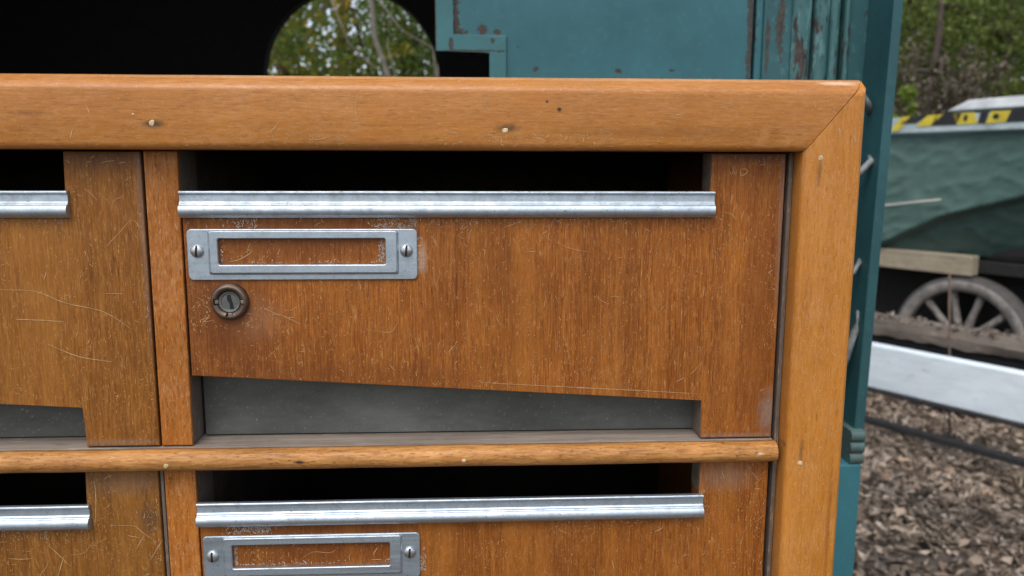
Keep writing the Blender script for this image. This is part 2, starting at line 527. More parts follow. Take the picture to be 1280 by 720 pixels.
# ------------------------------------------------------------------ the ground
def ground_material():
    t = NT('leaf_litter_soil')
    c = t.coord()
    n = t.noise(c, 9, 6, 0.7)
    n2 = t.noise(c, 70, 4, 0.65)
    f = t.math('ADD', t.math('MULTIPLY', n, 0.5), t.math('MULTIPLY', n2, 0.5))
    col = t.ramp(f, [(0.3, (0.035, 0.028, 0.022)), (0.5, (0.085, 0.068, 0.054)), (0.68, (0.17, 0.14, 0.115))])
    t.set(Base_Color=col, Roughness=0.95)
    t.bump(f, 0.8, 0.02)
    return t.m
def make_ground():
    bm = bmesh.new()
    xs = [-900, -60, -12, -4, -1.5] + [i * 0.25 for i in range(0, 25)] + [8, 14, 60, 900]
    ys = [-900, -60, -12, -4, -1, 0.5] + [1 + i * 0.25 for i in range(0, 25)] + [9, 14, 60, 900]
    g = {}
    for i, x in enumerate(xs):
        for j, y in enumerate(ys):
            z = 0.0
            if 0 <= x <= 6 and 1 <= y <= 7:
                z = -0.02 + 0.03 * mnoise.noise(Vector((x * 1.3, y * 1.3, 0.3)))
            if x < -1 or y < 0.6:
                z = 0.0
            g[i, j] = bm.verts.new((x, y, z))
    for i in range(len(xs) - 1):
        for j in range(len(ys) - 1):
            bm.faces.new((g[i, j], g[i + 1, j], g[i + 1, j + 1], g[i, j + 1])).smooth = True
    link('ground', me_from(bm), ground_material(), kind='structure')
make_ground()

# ------------------------------------------------------------------ letterbox cabinet (millimetres, x / z of the front)
CAB = root('letterbox_cabinet', (0, 0, 0), label='varnished wooden letterbox cabinet with metal-lipped slots and locked doors', cat='cabinet')
def add(name, me, mat, parent=CAB, **kw):
    return link(name, me, mat, parent, **kw)
XL, XR, ZT, WI, HT = -0.4367, 0.1464, 1.2353, 0.0249, 0.0298
MIT = WI / HT
# top rail: section in (y, z), w = distance below the outer edge; ends mitred
r_out, r_in = 0.0058, 0.0030
rail_prof = [(0.032, ZT), (0.0075, ZT), (0.0064, ZT - .0003), (0.0049, ZT - .0010), (0.0034, ZT - .0020), (0.0020, ZT - .0032), (0.0010, ZT - .0043), (0.0004, ZT - .0052), (0.0001, ZT - .0060), (0.0, ZT - .0070)]
rail_prof += [(0.0, ZT - HT * 0.5)]
rail_prof += [(r_in + r_in * math.cos(rad(a)), ZT - HT + r_in + r_in * math.sin(rad(a))) for a in (180, 205, 230, 255, 270)]
rail_prof += [(0.032, ZT - HT)]
GAP = 0.00016
def rail_mesh(prof, zt, sign=1):
    x1 = lambda y, z: XR - GAP - abs(zt - z) * MIT
    x0 = lambda y, z: XL + GAP + abs(zt - z) * MIT
    return extrude_x(prof, x0, x1, 24, 0.00006, 3)
rail = add('top_rail', rail_mesh(rail_prof, ZT), m_rail)
ZB = 0.911
bot_prof = [(y, ZB + (ZT - z)) for y, z in rail_prof]
add('bottom_rail', rail_mesh(bot_prof, ZB), m_rail)
# stiles
def stile_mesh(xo, sgn):
    ro, ri = 0.0018, 0.0030
    pr = [(0.0, 0.032), (0.0, 0.0095), (0.0, 0.0062), (0.0, 0.0040), (0.0, ro)] + [(ro - ro * math.cos(rad(a)), ro - ro * math.sin(rad(a))) for a in (20, 45, 70, 90)]
    pr += [(.0042, 0.0), (.0055, 0.0), (.0068, 0.0), (WI * 0.5, 0.0)]
    pr += [(WI - ri + ri * math.sin(rad(a)), ri - ri * math.cos(rad(a))) for a in (0, 20, 45, 70, 90)] + [(WI, 0.032)]
    prof = [(xo - sgn * w, y) for w, y in pr]
    ch = sorted((y, ZT - z) for y, z in rail_prof[1:10])
    def cham(y):
        return float(np.interp(y, [c[0] for c in ch], [c[1] for c in ch]))
    zt_ = lambda x, y: min(ZT - GAP - abs(xo - x) / MIT, ZT - cham(y) - .0001)
    zb_ = lambda x, y: ZB + GAP + abs(xo - x) / MIT
    return extrude_z(prof, zb_, zt_)
stile = add('side_stile', stile_mesh(XR, 1), m_stile)
add('side_stile', stile_mesh(XL, -1), m_stile)
# carcass behind the face frame
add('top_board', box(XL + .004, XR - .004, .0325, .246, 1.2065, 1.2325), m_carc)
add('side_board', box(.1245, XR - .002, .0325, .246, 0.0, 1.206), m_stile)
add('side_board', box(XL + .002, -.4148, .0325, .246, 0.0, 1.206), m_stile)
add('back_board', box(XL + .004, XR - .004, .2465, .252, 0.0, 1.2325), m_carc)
add('lower_front_panel', box(XL + .002, XR - .002, .006, .03, 0.0, ZB - .0005, .002), m_doorL)
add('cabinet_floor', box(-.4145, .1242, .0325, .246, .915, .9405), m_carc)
# thin grey fillets between stile and doors
add('edge_fillet', box(.1196, .1214, .0105, .030, .9415, 1.2052, .0004), m_fillet)
add('edge_fillet', box(-.4119, -.4098, .0092, .030, .9415, 1.2052, .0004), m_edge)
# middle shelf: dusty board with a rounded nosing
zs0, zs1 = 1.0682, 1.0772
nose = [(0.0102, zs0)] + [(0.0078 + 0.0046 * math.cos(rad(a)), (zs0 + zs1) / 2 + 0.0045 * math.sin(rad(a))) for a in range(270, 89, -20)] + [(0.0102, zs1)]
nosing = add('shelf_nosing', extrude_x(nose, -.4095, .1190, 40, 0.00012, 5), m_nose)
add('shelf_board', box(-.4090, .1188, .0104, .245, zs0 + .0002, zs1 + .0003, .0004), m_shelf)
# dividers
ROWS = (1.0780, 0.9412)
for k, z0 in enumerate(ROWS):
    top = 1.2052 if k == 0 else 1.0678
    xa, xb, xc, xd = -.1524 - .0002 * k, -.1392, -.1383 - .0005 * k, -.1522 - .0002 * k
    dv = add('divider', poly_y([(xa, z0), (xb, z0), (xc, top), (xd, top)], .0112, .0130, .0006), m_div)
    link('divider_core', poly_y([(xa + .0002, z0), (xb - .0001, z0), (xc - .0001, top), (xd + .0002, top)], .0131, .034), m_edge, dv)
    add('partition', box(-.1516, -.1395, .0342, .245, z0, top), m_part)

def strip_profile(zt):
    P = [(0.0, 0.0), (1.8, 0.0), (2.2, -0.25), (2.3, -0.7), (2.25, -1.2), (2.15, -1.32), (1.56, -1.6), (1.5, -1.68), (1.5, -1.76), (1.5, -2.9), (1.48, -4.35), (1.49, -4.45), (1.56, -4.55), (1.95, -4.85), (2.1, -5.1), (2.12, -5.3), (2.08, -5.6)]
    P += [(2.1 + 1.9 * math.sin(rad(a)), -8.1 + 2.5 * math.cos(rad(a))) for a in (20, 45, 70, 90, 110, 135, 160)]
    P += [(1.6, -10.9), (1.5, -11.2), (0.0, -11.2)]
    return [(0.0109 - d * MM, zt + z * MM) for d, z in P]

rng = random.Random(11)
def fibres(outline_ok, x0, x1, z0, z1, n, w=(0.12, 0.28), l=(0.4, 1.9), vert=0.6, weight=None):
    L = []
    tries = 0
    while len(L) < n and tries < n * 40:
        tries += 1
        x, z = rng.uniform(x0, x1), rng.uniform(z0, z1)
        if not outline_ok(x, z):
            continue
        if weight and rng.random() > weight(x, z):
            continue
        if mnoise.noise(Vector((x * .045, z * .06, 3.7))) < rng.uniform(-.45, .35):
            continue
        a = rng.gauss(math.pi / 2, 0.5) if rng.random() < vert else rng.uniform(0, math.pi)
        ln = rng.uniform(*l) * (0.6 + 0.8 * rng.random() ** 3)
        cur = rng.uniform(-.9, .9) / 4
        pts = [(x, z)]
        for i in range(4):
            x += math.cos(a) * ln / 4
            z += math.sin(a) * ln / 4
            a += cur
            pts.append((x, z))
        if not outline_ok(*pts[-1]):
            continue
        L.append(([(p[0] * MM, p[1] * MM) for p in pts], rng.uniform(*w) * MM))
    return L

SCR = {
    'LD': [
        [(-214.5, 1147.5), (-199.9, 1146.7), (-188.8, 1141.9), (-172.6, 1137.7), (-161.5, 1130.0)],
        [(-209.1, 1134.8), (-199.3, 1134.4), (-189.5, 1133.6)],
        [(-172.0, 1145.6), (-163.8, 1145.5)],
        [(-176.9, 1189.8), (-174.4, 1187.9), (-171.8, 1184.6)],
        [(-166.0, 1183.9), (-163.6, 1185.6), (-160.9, 1186.2)],
        [(-169.6, 1165.6), (-163.6, 1171.6), (-158.3, 1177.6)],
        [(-169.6, 1200.0), (-167.0, 1200.7), (-163.8, 1201.0)],
        [(-162.2, 1200.0), (-159.3, 1200.4)],
        [(-157.4, 1176.6), (-156.2, 1174.9), (-155.4, 1172.3)],
        [(-196.2, 1151.5), (-194.9, 1154.9)],
        [(-196.9, 1124.0), (-184.1, 1118.3), (-170.9, 1116.1)],
        [(-167.5, 1116.0), (-165.1, 1112.5)],
    ],
    'LL': [
        [(-204.5, 1033.3), (-201.3, 1029.8), (-195.6, 1023.2)],
        [(-196.3, 1028.2), (-189.3, 1029.2), (-186.6, 1031.8), (-178.4, 1036.1)],
        [(-178.0, 1041.7), (-166.9, 1041.5), (-163.3, 1038.4), (-157.0, 1033.4)],
        [(-162.3, 1037.6), (-166.6, 1030.2)],
        [(-160.7, 1025.1), (-157.2, 1030.7), (-154.8, 1034.5)],
        [(-222.2, 1027.3), (-217.1, 1026.8), (-211.9, 1027.0)],
        [(-201.2, 1018.8), (-198.0, 1027.8)],
        [(-182.2, 1063.0), (-182.2, 1053.8), (-183.6, 1040.7)],
        [(-207.3, 1020.5), (-204.4, 1026.1)],
        [(-169.6, 1037.0), (-164.5, 1035.8)],
    ],
    'RD': [
        [(-105.7, 1139.0), (-100.7, 1136.5), (-97.3, 1135.4), (-90.7, 1131.9)],
        [(-61.7, 1128.9), (-54.9, 1128.1), (-51.4, 1128.4), (-49.0, 1131.9)],
        [(-2.9, 1173.4), (1.2, 1174.8), (5.6, 1176.5)],
        [(5.7, 1162.7), (10.8, 1163.1)],
        [(37.2, 1143.4), (39.7, 1141.3), (42.5, 1139.8)],
        [(43.5, 1143.0), (46.0, 1143.3), (47.7, 1142.6)],
        [(73.8, 1104.6), (77.3, 1106.4)],
        [(79.8, 1107.8), (81.9, 1109.6), (84.3, 1112.5)],
        [(-13.4, 1105.2), (21.9, 1102.9), (57.7, 1100.7), (83.7, 1098.9)],
        [(-119.1, 1159.0), (-114.7, 1160.0), (-110.6, 1162.4), (-109.6, 1163.4)],
        [(-109.6, 1163.7), (-111.9, 1164.1)],
        [(-111.2, 1164.4), (-110.1, 1167.1)],
        [(-27.3, 1119.0), (-23.8, 1122.5)],
        [(21.2, 1166.2), (25.3, 1164.4), (33.4, 1162.7)],
        [(57.5, 1173.0), (59.9, 1171.6)],
        [(93.8, 1197.7), (94.6, 1196.0), (95.6, 1197.3), (96.3, 1196.0), (97.3, 1198.0)],
        [(98.3, 1197.7), (98.8, 1195.6), (100.5, 1196.0), (101.5, 1197.3), (100.4, 1198.3), (98.3, 1198.0)],
        [(92.1, 1179.9), (95.7, 1178.8), (97.6, 1176.4)],
        [(-33.7, 1169.7), (-31.0, 1164.6)],
        [(-132.8, 1133.9), (-128.7, 1135.3), (-131.2, 1133.2), (-126.8, 1133.9)],
    ],
    'RL': [
        [(64.7, 1033.6), (67.6, 1034.4), (70.2, 1035.9)],
        [(66.2, 1034.0), (64.0, 1033.3)],
        [(85.4, 1035.9), (87.0, 1034.0)],
        [(-94.8, 1023.6), (-88.9, 1027.3), (-81.8, 1026.8), (-78.5, 1028.2)],
        [(-62.1, 1025.5), (-59.9, 1029.0)],
        [(-62.9, 1023.2), (-58.3, 1023.1)],
        [(-118.0, 1020.7), (-110.9, 1019.7), (-98.4, 1021.7)],
        [(96.2, 1062.7), (97.4, 1058.9)],
        [(110.3, 1061.7), (113.4, 1057.8)],
        [(46.9, 1020.3), (48.1, 1015.6)],
        [(48.7, 1024.2), (49.7, 1026.6)],
    ],
    'rail': [
        [(-62.0, 1227.8), (-63.2, 1221.2), (-61.7, 1214.3)],
        [(-9.6, 1227.5), (-10.5, 1224.7), (-11.8, 1221.8)],
        [(-83.9, 1210.4), (-79.1, 1209.5), (-72.4, 1211.1)],
        [(-72.7, 1211.7), (-69.5, 1209.8)],
        [(-98.7, 1212.2), (-96.1, 1213.5), (-93.8, 1216.0)],
        [(26.0, 1212.1), (30.9, 1211.2)],
        [(26.6, 1216.6), (28.2, 1215.7)],
        [(63.3, 1220.6), (68.7, 1220.4), (71.3, 1221.7)],
        [(85.1, 1223.0), (90.1, 1224.0)],
        [(-13.2, 1210.4), (-9.3, 1212.0), (-6.0, 1209.4)],
        [(123.4, 1226.5), (125.2, 1223.3)],
        [(-168.3, 1222.1), (-167.3, 1219.7)],
        [(-201.7, 1218.6), (-199.4, 1217.6)],
        [(-175.4, 1209.7), (-174.2, 1213.7)],
        [(8.0, 1211.1), (12.9, 1210.1)],
        [(-26.1, 1212.9), (-21.3, 1211.9)],
    ],
    'stile': [
        [(120.8, 1054.7), (121.7, 1051.7)],
        [(124.3, 1031.2), (126.3, 1028.1)],
        [(142.1, 1213.6), (142.7, 1209.4)],
        [(135.6, 1215.2), (136.0, 1213.3)],
        [(120.9, 1200.4), (121.7, 1198.1)],
        [(120.9, 1182.2), (124.4, 1181.5)],
    ],

}
def authored(key, w=(0.20, 0.40)):
    return [([(x * MM, z * MM) for x, z in smooth_line(pl, 4, 0.06, rng)], rng.uniform(*w) * MM) for pl in SCR[key]]

def name_holder(parent, xa, xb, z0, z1, y):
    """flat plate with rounded corners and a raised, windowed middle"""
    a, b = xa + 9.3, xb - 8.4                     # raised part
    wa, wb, wz0, wz1 = xa + 13.0, xb - 13.4, z0 + 6.6, z1 - 4.0
    R = lambda *q: [(x * MM, z * MM) for x, z in rrect(*q, 5)]
    ls = [(R(xa, xb, z0, z1, 2.0), y), (R(xa, xb, z0, z1, 2.0), y - .0006), (R(xa + .25, xb - .25, z0 + .25, z1 - .25, 1.9), y - .0009),
          (R(a - .5, b + .5, z0 + 2.3, z1 - .45, 1.0), y - .00095), (R(a, b, z0 + 2.8, z1 - .7, 1.0), y - .0016), (R(a + .5, b - .5, z0 + 3.3, z1 - 1.0, 1.0), y - .0020),
          (R(wa - .3, wb + .3, wz0 - .3, wz1 + .3, 1.0), y - .0020), (R(wa, wb, wz0, wz1, .9), y - .0017), (R(wa, wb, wz0, wz1, .9), y)]
    h = link('name_holder', loops(ls, True), m_tin, parent)
    mod = h.modifiers.new('round', 'BEVEL')
    mod.width = .00012
    mod.segments = 1
    return h

def screw(parent, x, z, y, ang, r=2.75):
    x, z, r = x * MM, z * MM, r * MM
    C = lambda q: [(x + q * math.cos(t), z + q * math.sin(t)) for t in [2 * math.pi * i / 24 for i in range(24)]]
    me = loops([(C(r), y), (C(r), y - .0004), (C(r * .93), y - .0008), (C(r * .75), y - .0012), (C(r * .45), y - .00148), (C(r * .15), y - .00156)])
    s = link('screw', me, m_screw, parent, smooth=True)
    # the slot: a dark groove bottom sunk into the domed head
    bm = bmesh.new()
    ca, sa = math.cos(ang), math.sin(ang)
    n = 8
    top, bot = [], []
    for i in range(n + 1):
        u = -1 + 2 * i / n
        q = abs(u) * .9
        yy = y - (.00160 - .00066 * q * q) - .00003
        for lst, s_ in ((top, 1), (bot, -1)):
            px, pz = u * r * .86, s_ * r * .17
            lst.append(bm.verts.new((x + px * ca - pz * sa, yy, z + px * sa + pz * ca)))
    for i in range(n):
        bm.faces.new((top[i], top[i + 1], bot[i + 1], bot[i]))
    return s, me_from(bm)

def lock(parent, x, z, y):
    x, z = x * MM, z * MM
    R0 = .0080
    N = 72
    notch = [(0, .20), (180, .20), (270, .17)]
    def prof(t):
        d = [abs((math.degrees(t) - a + 180) % 360 - 180) for a, _ in notch]
        return min(d) < 13
    # ring section: outer foot, dome, inner lip; notches cut the inner lip
    sec = [(1.0, 0.0), (1.0, .0010), (.965, .0019), (.90, .0026), (.81, .0029), (.72, .0028), (.655, .0024), (.60, .0018), (.585, .0008), (.585, 0.0)]
    bm = bmesh.new()
    rings = []
    for i in range(N):
        t = 2 * math.pi * i / N
        ring = []
        for q, h in sec:
            hh = h
            if prof(t) and q < .74:
                hh = min(h, .0006)
            ring.append(bm.verts.new((x + R0 * q * math.cos(t), y - hh, z + R0 * q * math.sin(t))))
        rings.append(ring)
    for i in range(N):
        a, b = rings[i], rings[(i + 1) % N]
        for j in range(len(sec) - 1):
            bm.faces.new((a[j], a[j + 1], b[j + 1], b[j]))
    link('lock_ring', me_from(bm), m_bronze, parent)
    C = lambda q: [(x + q * math.cos(t), z + q * math.sin(t)) for t in [2 * math.pi * i / 40 for i in range(40)]]
    link('lock_cylinder', loops([(C(.0047), y), (C(.0047), y - .0012), (C(.0044), y - .0017), (C(.0036), y - .0016), (C(.0034), y - .0013)]), m_cyl, parent)
    for a, _ in notch:
        t = rad(a)
        u, v = x + R0 * .70 * math.cos(t), z + R0 * .70 * math.sin(t)
        link('lock_lug', box(u - .0009, u + .0009, y - .0016, y - .0003, v - .0008, v + .0008, .0002), m_lug, parent)
    kp = [(-.95, 2.9), (.55, 3.1), (1.0, 1.0), (1.9, -3.1), (.1, -3.2), (-.1, -.6), (-1.0, .8)]
    link('keyhole', poly_y([(x + a * MM, z + b * MM) for a, b in kp], y - .00136, y - .0011), m_black, parent)

def rowdoor(x0, x1, z0, ztop, mat, key, detailed, nx=86.0, ledge=None, tilt=0.0, nf=700):
    """x0 / x1 the door's left and right edge, nx the right end of its slot (mm); returns the door"""
    zb = z0
    strip_top = zb + 111.0
    pts = [(x0, zb + 31.4 + tilt), (nx, zb + 18.3), (nx, zb + .2), (x1, zb + .2), (x1, ztop), (nx, ztop), (nx, strip_top - 9.8), (x0, strip_top - 9.8)]
    P = [(a * MM, b * MM) for a, b in pts]
    d = add('door', poly_y(P, .0110, .0240, .0005), mat)
    link('slot_trim', extrude_x(strip_profile((strip_top - .2) * MM), (x0 - .2) * MM, (nx + 1.3) * MM, 30, .00003, 7), m_alu, d)
    # raw cut edges of the notches
    link('cut_edge', box((nx - .25) * MM, (nx - .02) * MM, .0118, .0239, (strip_top - 0.1) * MM, ztop * MM), m_notch, d)
    link('cut_edge', box((nx - .25) * MM, (nx - .02) * MM, .0118, .0239, (zb + .3) * MM, (zb + 18.0) * MM), m_notch, d)
    def ok(x, z):
        if not (x0 + .6 < x < x1 - .6 and zb + .8 < z < ztop - .6):
            return False
        if x < nx + .5 and (z > strip_top - 11.5 or z < zb + 31.8 - (x - x0) / (nx - x0) * 13.0):
            return False
        return True
    lx, lz = x0 + 18, zb + 64
    def wgt(x, z):
        e = min(abs(x - nx) if (z > strip_top - 14 or z < zb + 22) else 99, abs(z - (strip_top - 12)) if x < nx else 99, x1 - x, x - x0, abs(z - (zb + 31.4 - (x - x0) / (nx - x0) * 13.0)) if x < nx else z - zb)
        return min(1.0, .22 + .6 * math.exp(-e / 5.0) + .7 * math.exp(-math.hypot(x - lx, z - lz) / 22.0))
    if nf:
        link('fine_scratches', ribbons(fibres(ok, max(x0, -226), x1, max(zb, 1014), ztop, nf, weight=wgt), .01088), m_fib, d, kind='stuff')
        link('scratches', ribbons(authored(key) + fibres(ok, max(x0, -226), x1, max(zb, 1014), ztop, nf // 16, (.14, .30), (.8, 4.2), .3, wgt), .01084), m_scr, d, kind='stuff')
        def okd(x, z):
            near = min(x1 - x, z - zb, abs(x - nx) if z > strip_top - 12 or z < zb + 18 else 99, abs(z - (strip_top - 12.5)) if x < nx else 99)
            return ok(x, z) and rng.random() < math.exp(-near / 1.6)
        link('edge_dust', ribbons(fibres(okd, max(x0, -226), x1, max(zb, 1014), ztop, nf // 4, (.12, .30), (.4, 1.8), .4), .01080), m_dust, d, kind='stuff')
    if detailed:
        hx0, hx1 = detailed
        hz1 = zb + 94.9
        name_holder(d, hx0, hx1, hz1 - 21.7, hz1, .0109)
        for sx, an in ((hx0 + 4.2, 1.5), (hx1 - 4.6, 1.52)):
            s, slot = screw(d, sx, hz1 - 9.3, .0100, an + rng.uniform(-.25, .1))
            link('screw_slot', slot, m_black, d)
        lock(d, hx0 + 16.6, zb + 64.0, .0109)
        # whitish polish residue round the plate
        q = []
        okr = lambda x, z: (hx1 - 1 < x < hx1 + 2.5 and hz1 - 19 < z < hz1 - 3) or (hx0 + 8 < x < hx0 + 30 and hz1 + .2 < z < hz1 + 4.5) or (hx1 - 22 < x < hx1 and hz1 + .2 < z < hz1 + 4.5)
        q += fibres(okr, hx0, hx1 + 4, hz1 - 22, hz1 + 5, 200, (.15, .42), (.4, 2.0), .5)
        okw = lambda x, z: hx0 + 13.4 < x < hx1 - 13.8 and hz1 - 14.6 < z < hz1 - 4.4 and (rng.random() < math.exp(-(z - (hz1 - 14.6)) / 1.0) or x > hx1 - 16.5 or x < hx0 + 15)
        q += fibres(okw, hx0 + 13, hx1 - 13, hz1 - 15, hz1 - 4, 150, (.14, .36), (.3, 1.6), .5)
        link('polish_residue', ribbons(q, .01076), m_dust, d, kind='stuff')
    return d

dR = rowdoor(-137.7, 118.2, 1078.0, 1204.9, m_doorR, 'RD', (-136.2, -39.9), nf=1700)
dL = rowdoor(-408.6, -153.3, 1078.0, 1204.9, m_doorL, 'LD', (-407.0, -310.7), nx=-184.3, nf=620)
dRL = rowdoor(-138.2, 117.8, 941.2, 1067.9, m_doorRL, 'RL', (-137.1, -40.8), nx=86.4, nf=700)
dLL = rowdoor(-408.6, -154.9, 941.2, 1067.9, m_doorLL, 'LL', (-407.0, -310.7), nx=-186.0, nf=420)
add('edge_fillet', box(-.1546, -.1531, .0125, .030, .9415, 1.0676, .0004), m_edge)
# zinc trays seen in the lower openings
for (x0, x1) in ((-.1378, .0868), (-.4086, -.1820)):
    for z0 in ROWS:
        add('zinc_tray', box(x0, x1, .0248, .0262, z0 + .0002, z0 + .041, .0003), m_zinc)
# marks on the face frame
zone = lambda x, z: 1207.5 < z < 1228.5
def okrail(x, z):
    return 1207 < z < 1229 and x < 118 and (rng.random() < .45 or z < 1213)
link('fine_scratches', ribbons(fibres(okrail, -205, 118, 1207, 1229, 300, (.10, .22), (.5, 2.2), .15), -.00008), m_fib, rail, kind='stuff')
link('scratches', ribbons(authored('rail') + fibres(lambda x, z: 1207.6 < z < 1213, -100, 60, 1207.5, 1213, 60, (.15, .35), (.6, 3.0), .1), -.00013), m_scr, rail, kind='stuff')
link('fine_scratches', ribbons(fibres(lambda x, z: 125.2 < x < 143 and z < 1200, 125, 143, 1014, 1200, 170, (.10, .22), (.4, 2.0), .6), -.00008), m_fib, stile, kind='stuff')
link('scratches', ribbons(authored('stile')[1:4], -.00012), m_scr, stile, kind='stuff')
def plug(parent, x, z, y, r, seed, mat=None):
    q = random.Random(seed)
    rr = [r * q.uniform(.7, 1.15) for _ in range(9)]
    C = lambda s: [((x + rr[i] * s * math.cos(i * 2 * math.pi / 9)) * MM, (z + rr[i] * s * math.sin(i * 2 * math.pi / 9)) * MM) for i in range(9)]
    link('nail_plug', loops([(C(1), y + .0006), (C(1), y - .0001), (C(.7), y - .00025)]), mat or m_plug, parent)
plug(rail, -143.4, 1215.8, 0, 1.3, 1)
plug(rail, -3.1, 1213.6, 0, 1.2, 2)
plug(rail, -150.5, 1219.2, 0, .5, 3)
plug(stile, 128.5, 1203.1, 0, 1.2, 4)
plug(stile, 127.5, 1069.9, 0, 1.1, 5)
plug(nosing, -148.2, 1071.9, .0033, 1.1, 6)
plug(nosing, -20.6, 1072.2, .0033, 1.0, 7)

# ------------------------------------------------------------------ teal carriage behind the cabinet
CW = 0.36
spots_panel = [((-.0295, CW, 1.325), (.0028, .02, .020), 1), ((-.027, CW, 1.3075), (.008, .02, .0028), 1), ((-.008, CW, 1.3105), (.0042, .02, .0055), 1),
               ((.004, CW, 1.3085), (.003, .02, .0018), 1), ((.0375, CW, 1.279), (.002, .02, .002), 1), ((.107, CW, 1.278), (.003, .02, .0018), 1), ((.153, CW, 1.2785), (.003, .02, .0018), 1),
               ((.022, CW, 1.297), (.0015, .02, .002), 1), ((.219, CW, 1.32), (.0028, .02, .09), .9)]
m_teal = teal_paint('teal_paint_panel', 0.10, spots_panel)
m_teal_b = teal_paint('teal_paint_border', 0.12, [((-.0465, CW, 1.32), (.0012, .02, .06), .9), ((-.02, CW, 1.2925), (.03, .02, .0012), .9), ((-.0335, CW, 1.297), (.0016, .02, .006), .9), ((0.001, CW, 1.301), (.0014, .02, .002), 1)], base=(0.042, 0.140, 0.150))
m_teal_r = teal_paint('teal_paint_rusty', 0.7, pale=0.35, vstretch=0.28)
m_teal_m = teal_paint('teal_paint_moulding', 0.72, base=(0.045, 0.125, 0.128), pale=1.0, vstretch=0.2)
m_teal_d = teal_paint('teal_paint_post', 0.05, base=(0.024, 0.086, 0.096), pale=0.1)
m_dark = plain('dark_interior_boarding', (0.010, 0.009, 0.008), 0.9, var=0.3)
m_gold = plain('weathered_joint', (0.045, 0.115, 0.115), 0.6, vs_=160, dark=(0.07, 0.06, 0.04))
CAR = root('railway_carriage', (-0.5, 1.2, 0), label='teal painted metal carriage with chipped paint, dark doorway and round window', cat='carriage')
CO = (0.5, -1.2, 0)
def cadd(name, me, mat, **kw):
    return link(name, me, mat, CAR, CO, **kw)
# sliding door leaf with a stepped lower corner, and its raised border
door = cadd('door_panel', poly_y([(-.0335, 1.3045), (.0120, 1.3045), (.0120, .62), (.2205, .62), (.2205, 2.15), (-.0335, 2.15)], CW, CW + .018), m_teal)
cadd('door_border', poly_y([(-.0465, 1.2925), (-.0008, 1.2925), (-.0008, .62), (.0125, .62), (.0125, 1.3055), (-.0325, 1.3055), (-.0325, 2.15), (-.0465, 2.15)], CW - .003, CW + .019, .0009), m_teal_b)
m_jamb = teal_paint('teal_paint_flaking', 0.5, [((.243, CW, 1.315), (.003, .02, .025), .9), ((.2325, CW, 1.30), (.0018, .02, .025), .8)], base=(0.028, 0.095, 0.105), pale=0.3, vstretch=0.6)
cadd('door_stop', box(.2232, .2290, CW - .001, CW + .03, .62, 2.15, .0008), m_teal_r)
cadd('frame_upright', box(.2290, .2525, CW - .004, CW + .03, .62, 2.15, .0012), m_jamb)
def lobe(x0, x1, y, d, n=6):
    cx, r = (x0 + x1) / 2, (x1 - x0) / 2
    return [(x0, y + .03)] + [(cx - r * math.cos(math.pi * i / n), y - d * math.sin(math.pi * i / n)) for i in range(n + 1)] + [(x1, y + .03)]
cadd('moulding', extrude_z(lobe(.2526, .2695, CW - .003, .005), .62, 2.15), m_teal_m)
cadd('moulding', extrude_z(lobe(.2722, .2850, CW - .003, .0045), .62, 2.15), m_teal_m)
cadd('moulding', extrude_z(lobe(.2850, .2932, CW - .004, .004), .62, 2.15), m_teal_m)
cadd('frame_channel', box(.2690, .3010, CW + .010, CW + .03, .62, 2.15), m_teal_d)
cadd('moulding', extrude_z(lobe(.2985, .3040, CW - .001, .003), .62, 2.15), m_teal_m)
cadd('frame_upright', box(.3040, .3200, CW, CW + .03, .62, 2.15, .0008), m_jamb)
post = cadd('corner_post', poly_y([(.3115, .95), (.3205, .95), (.3270, 1.31), (.334, 2.2), (.326, 2.2), (.3192, 1.31)], .318, CW + .04, .0018), m_teal_d)
cadd('post_foot', box(.24, .3168, .3105, CW + .03, 0.0, .946, .002), teal_paint('teal_paint_foot', 0.0, base=(0.036, 0.145, 0.175), pale=0.15))
for z in (.9505, .9605, .9705):
    cadd('post_collar', extrude_x([(.352, z - .0048), (.3118, z - .0048), (.3102, z - .003), (.3096, z), (.3102, z + .003), (.3122, z + .0048), (.352, z + .0048)], .306, .3182), m_gold)
# lashing hooks on the inner side of the corner post
m_hook = plain('worn_hook_metal', (0.20, 0.22, 0.22), 0.7, metal=0.0, vs_=150)
for pts, r in (([(.3205, .345, 1.243), (.312, .335, 1.250), (.304, .33, 1.257), (.298, .335, 1.262)], .0032), ([(.3205, .34, 1.209), (.316, .330, 1.203), (.306, .328, 1.194), (.296, .332, 1.186)], .0030),
               ([(.3205, .345, 1.122), (.314, .334, 1.118), (.308, .33, 1.110), (.30, .335, 1.10)], .0022), ([(.3205, .340, 1.079), (.316, .330, 1.074), (.311, .328, 1.060), (.306, .33, 1.035), (.303, .34, 1.01)], .0034)):
    bm = bmesh.new()
    tube(bm, pts, r, 8)
    cadd('lashing_hook', me_from(bm), m_hook)
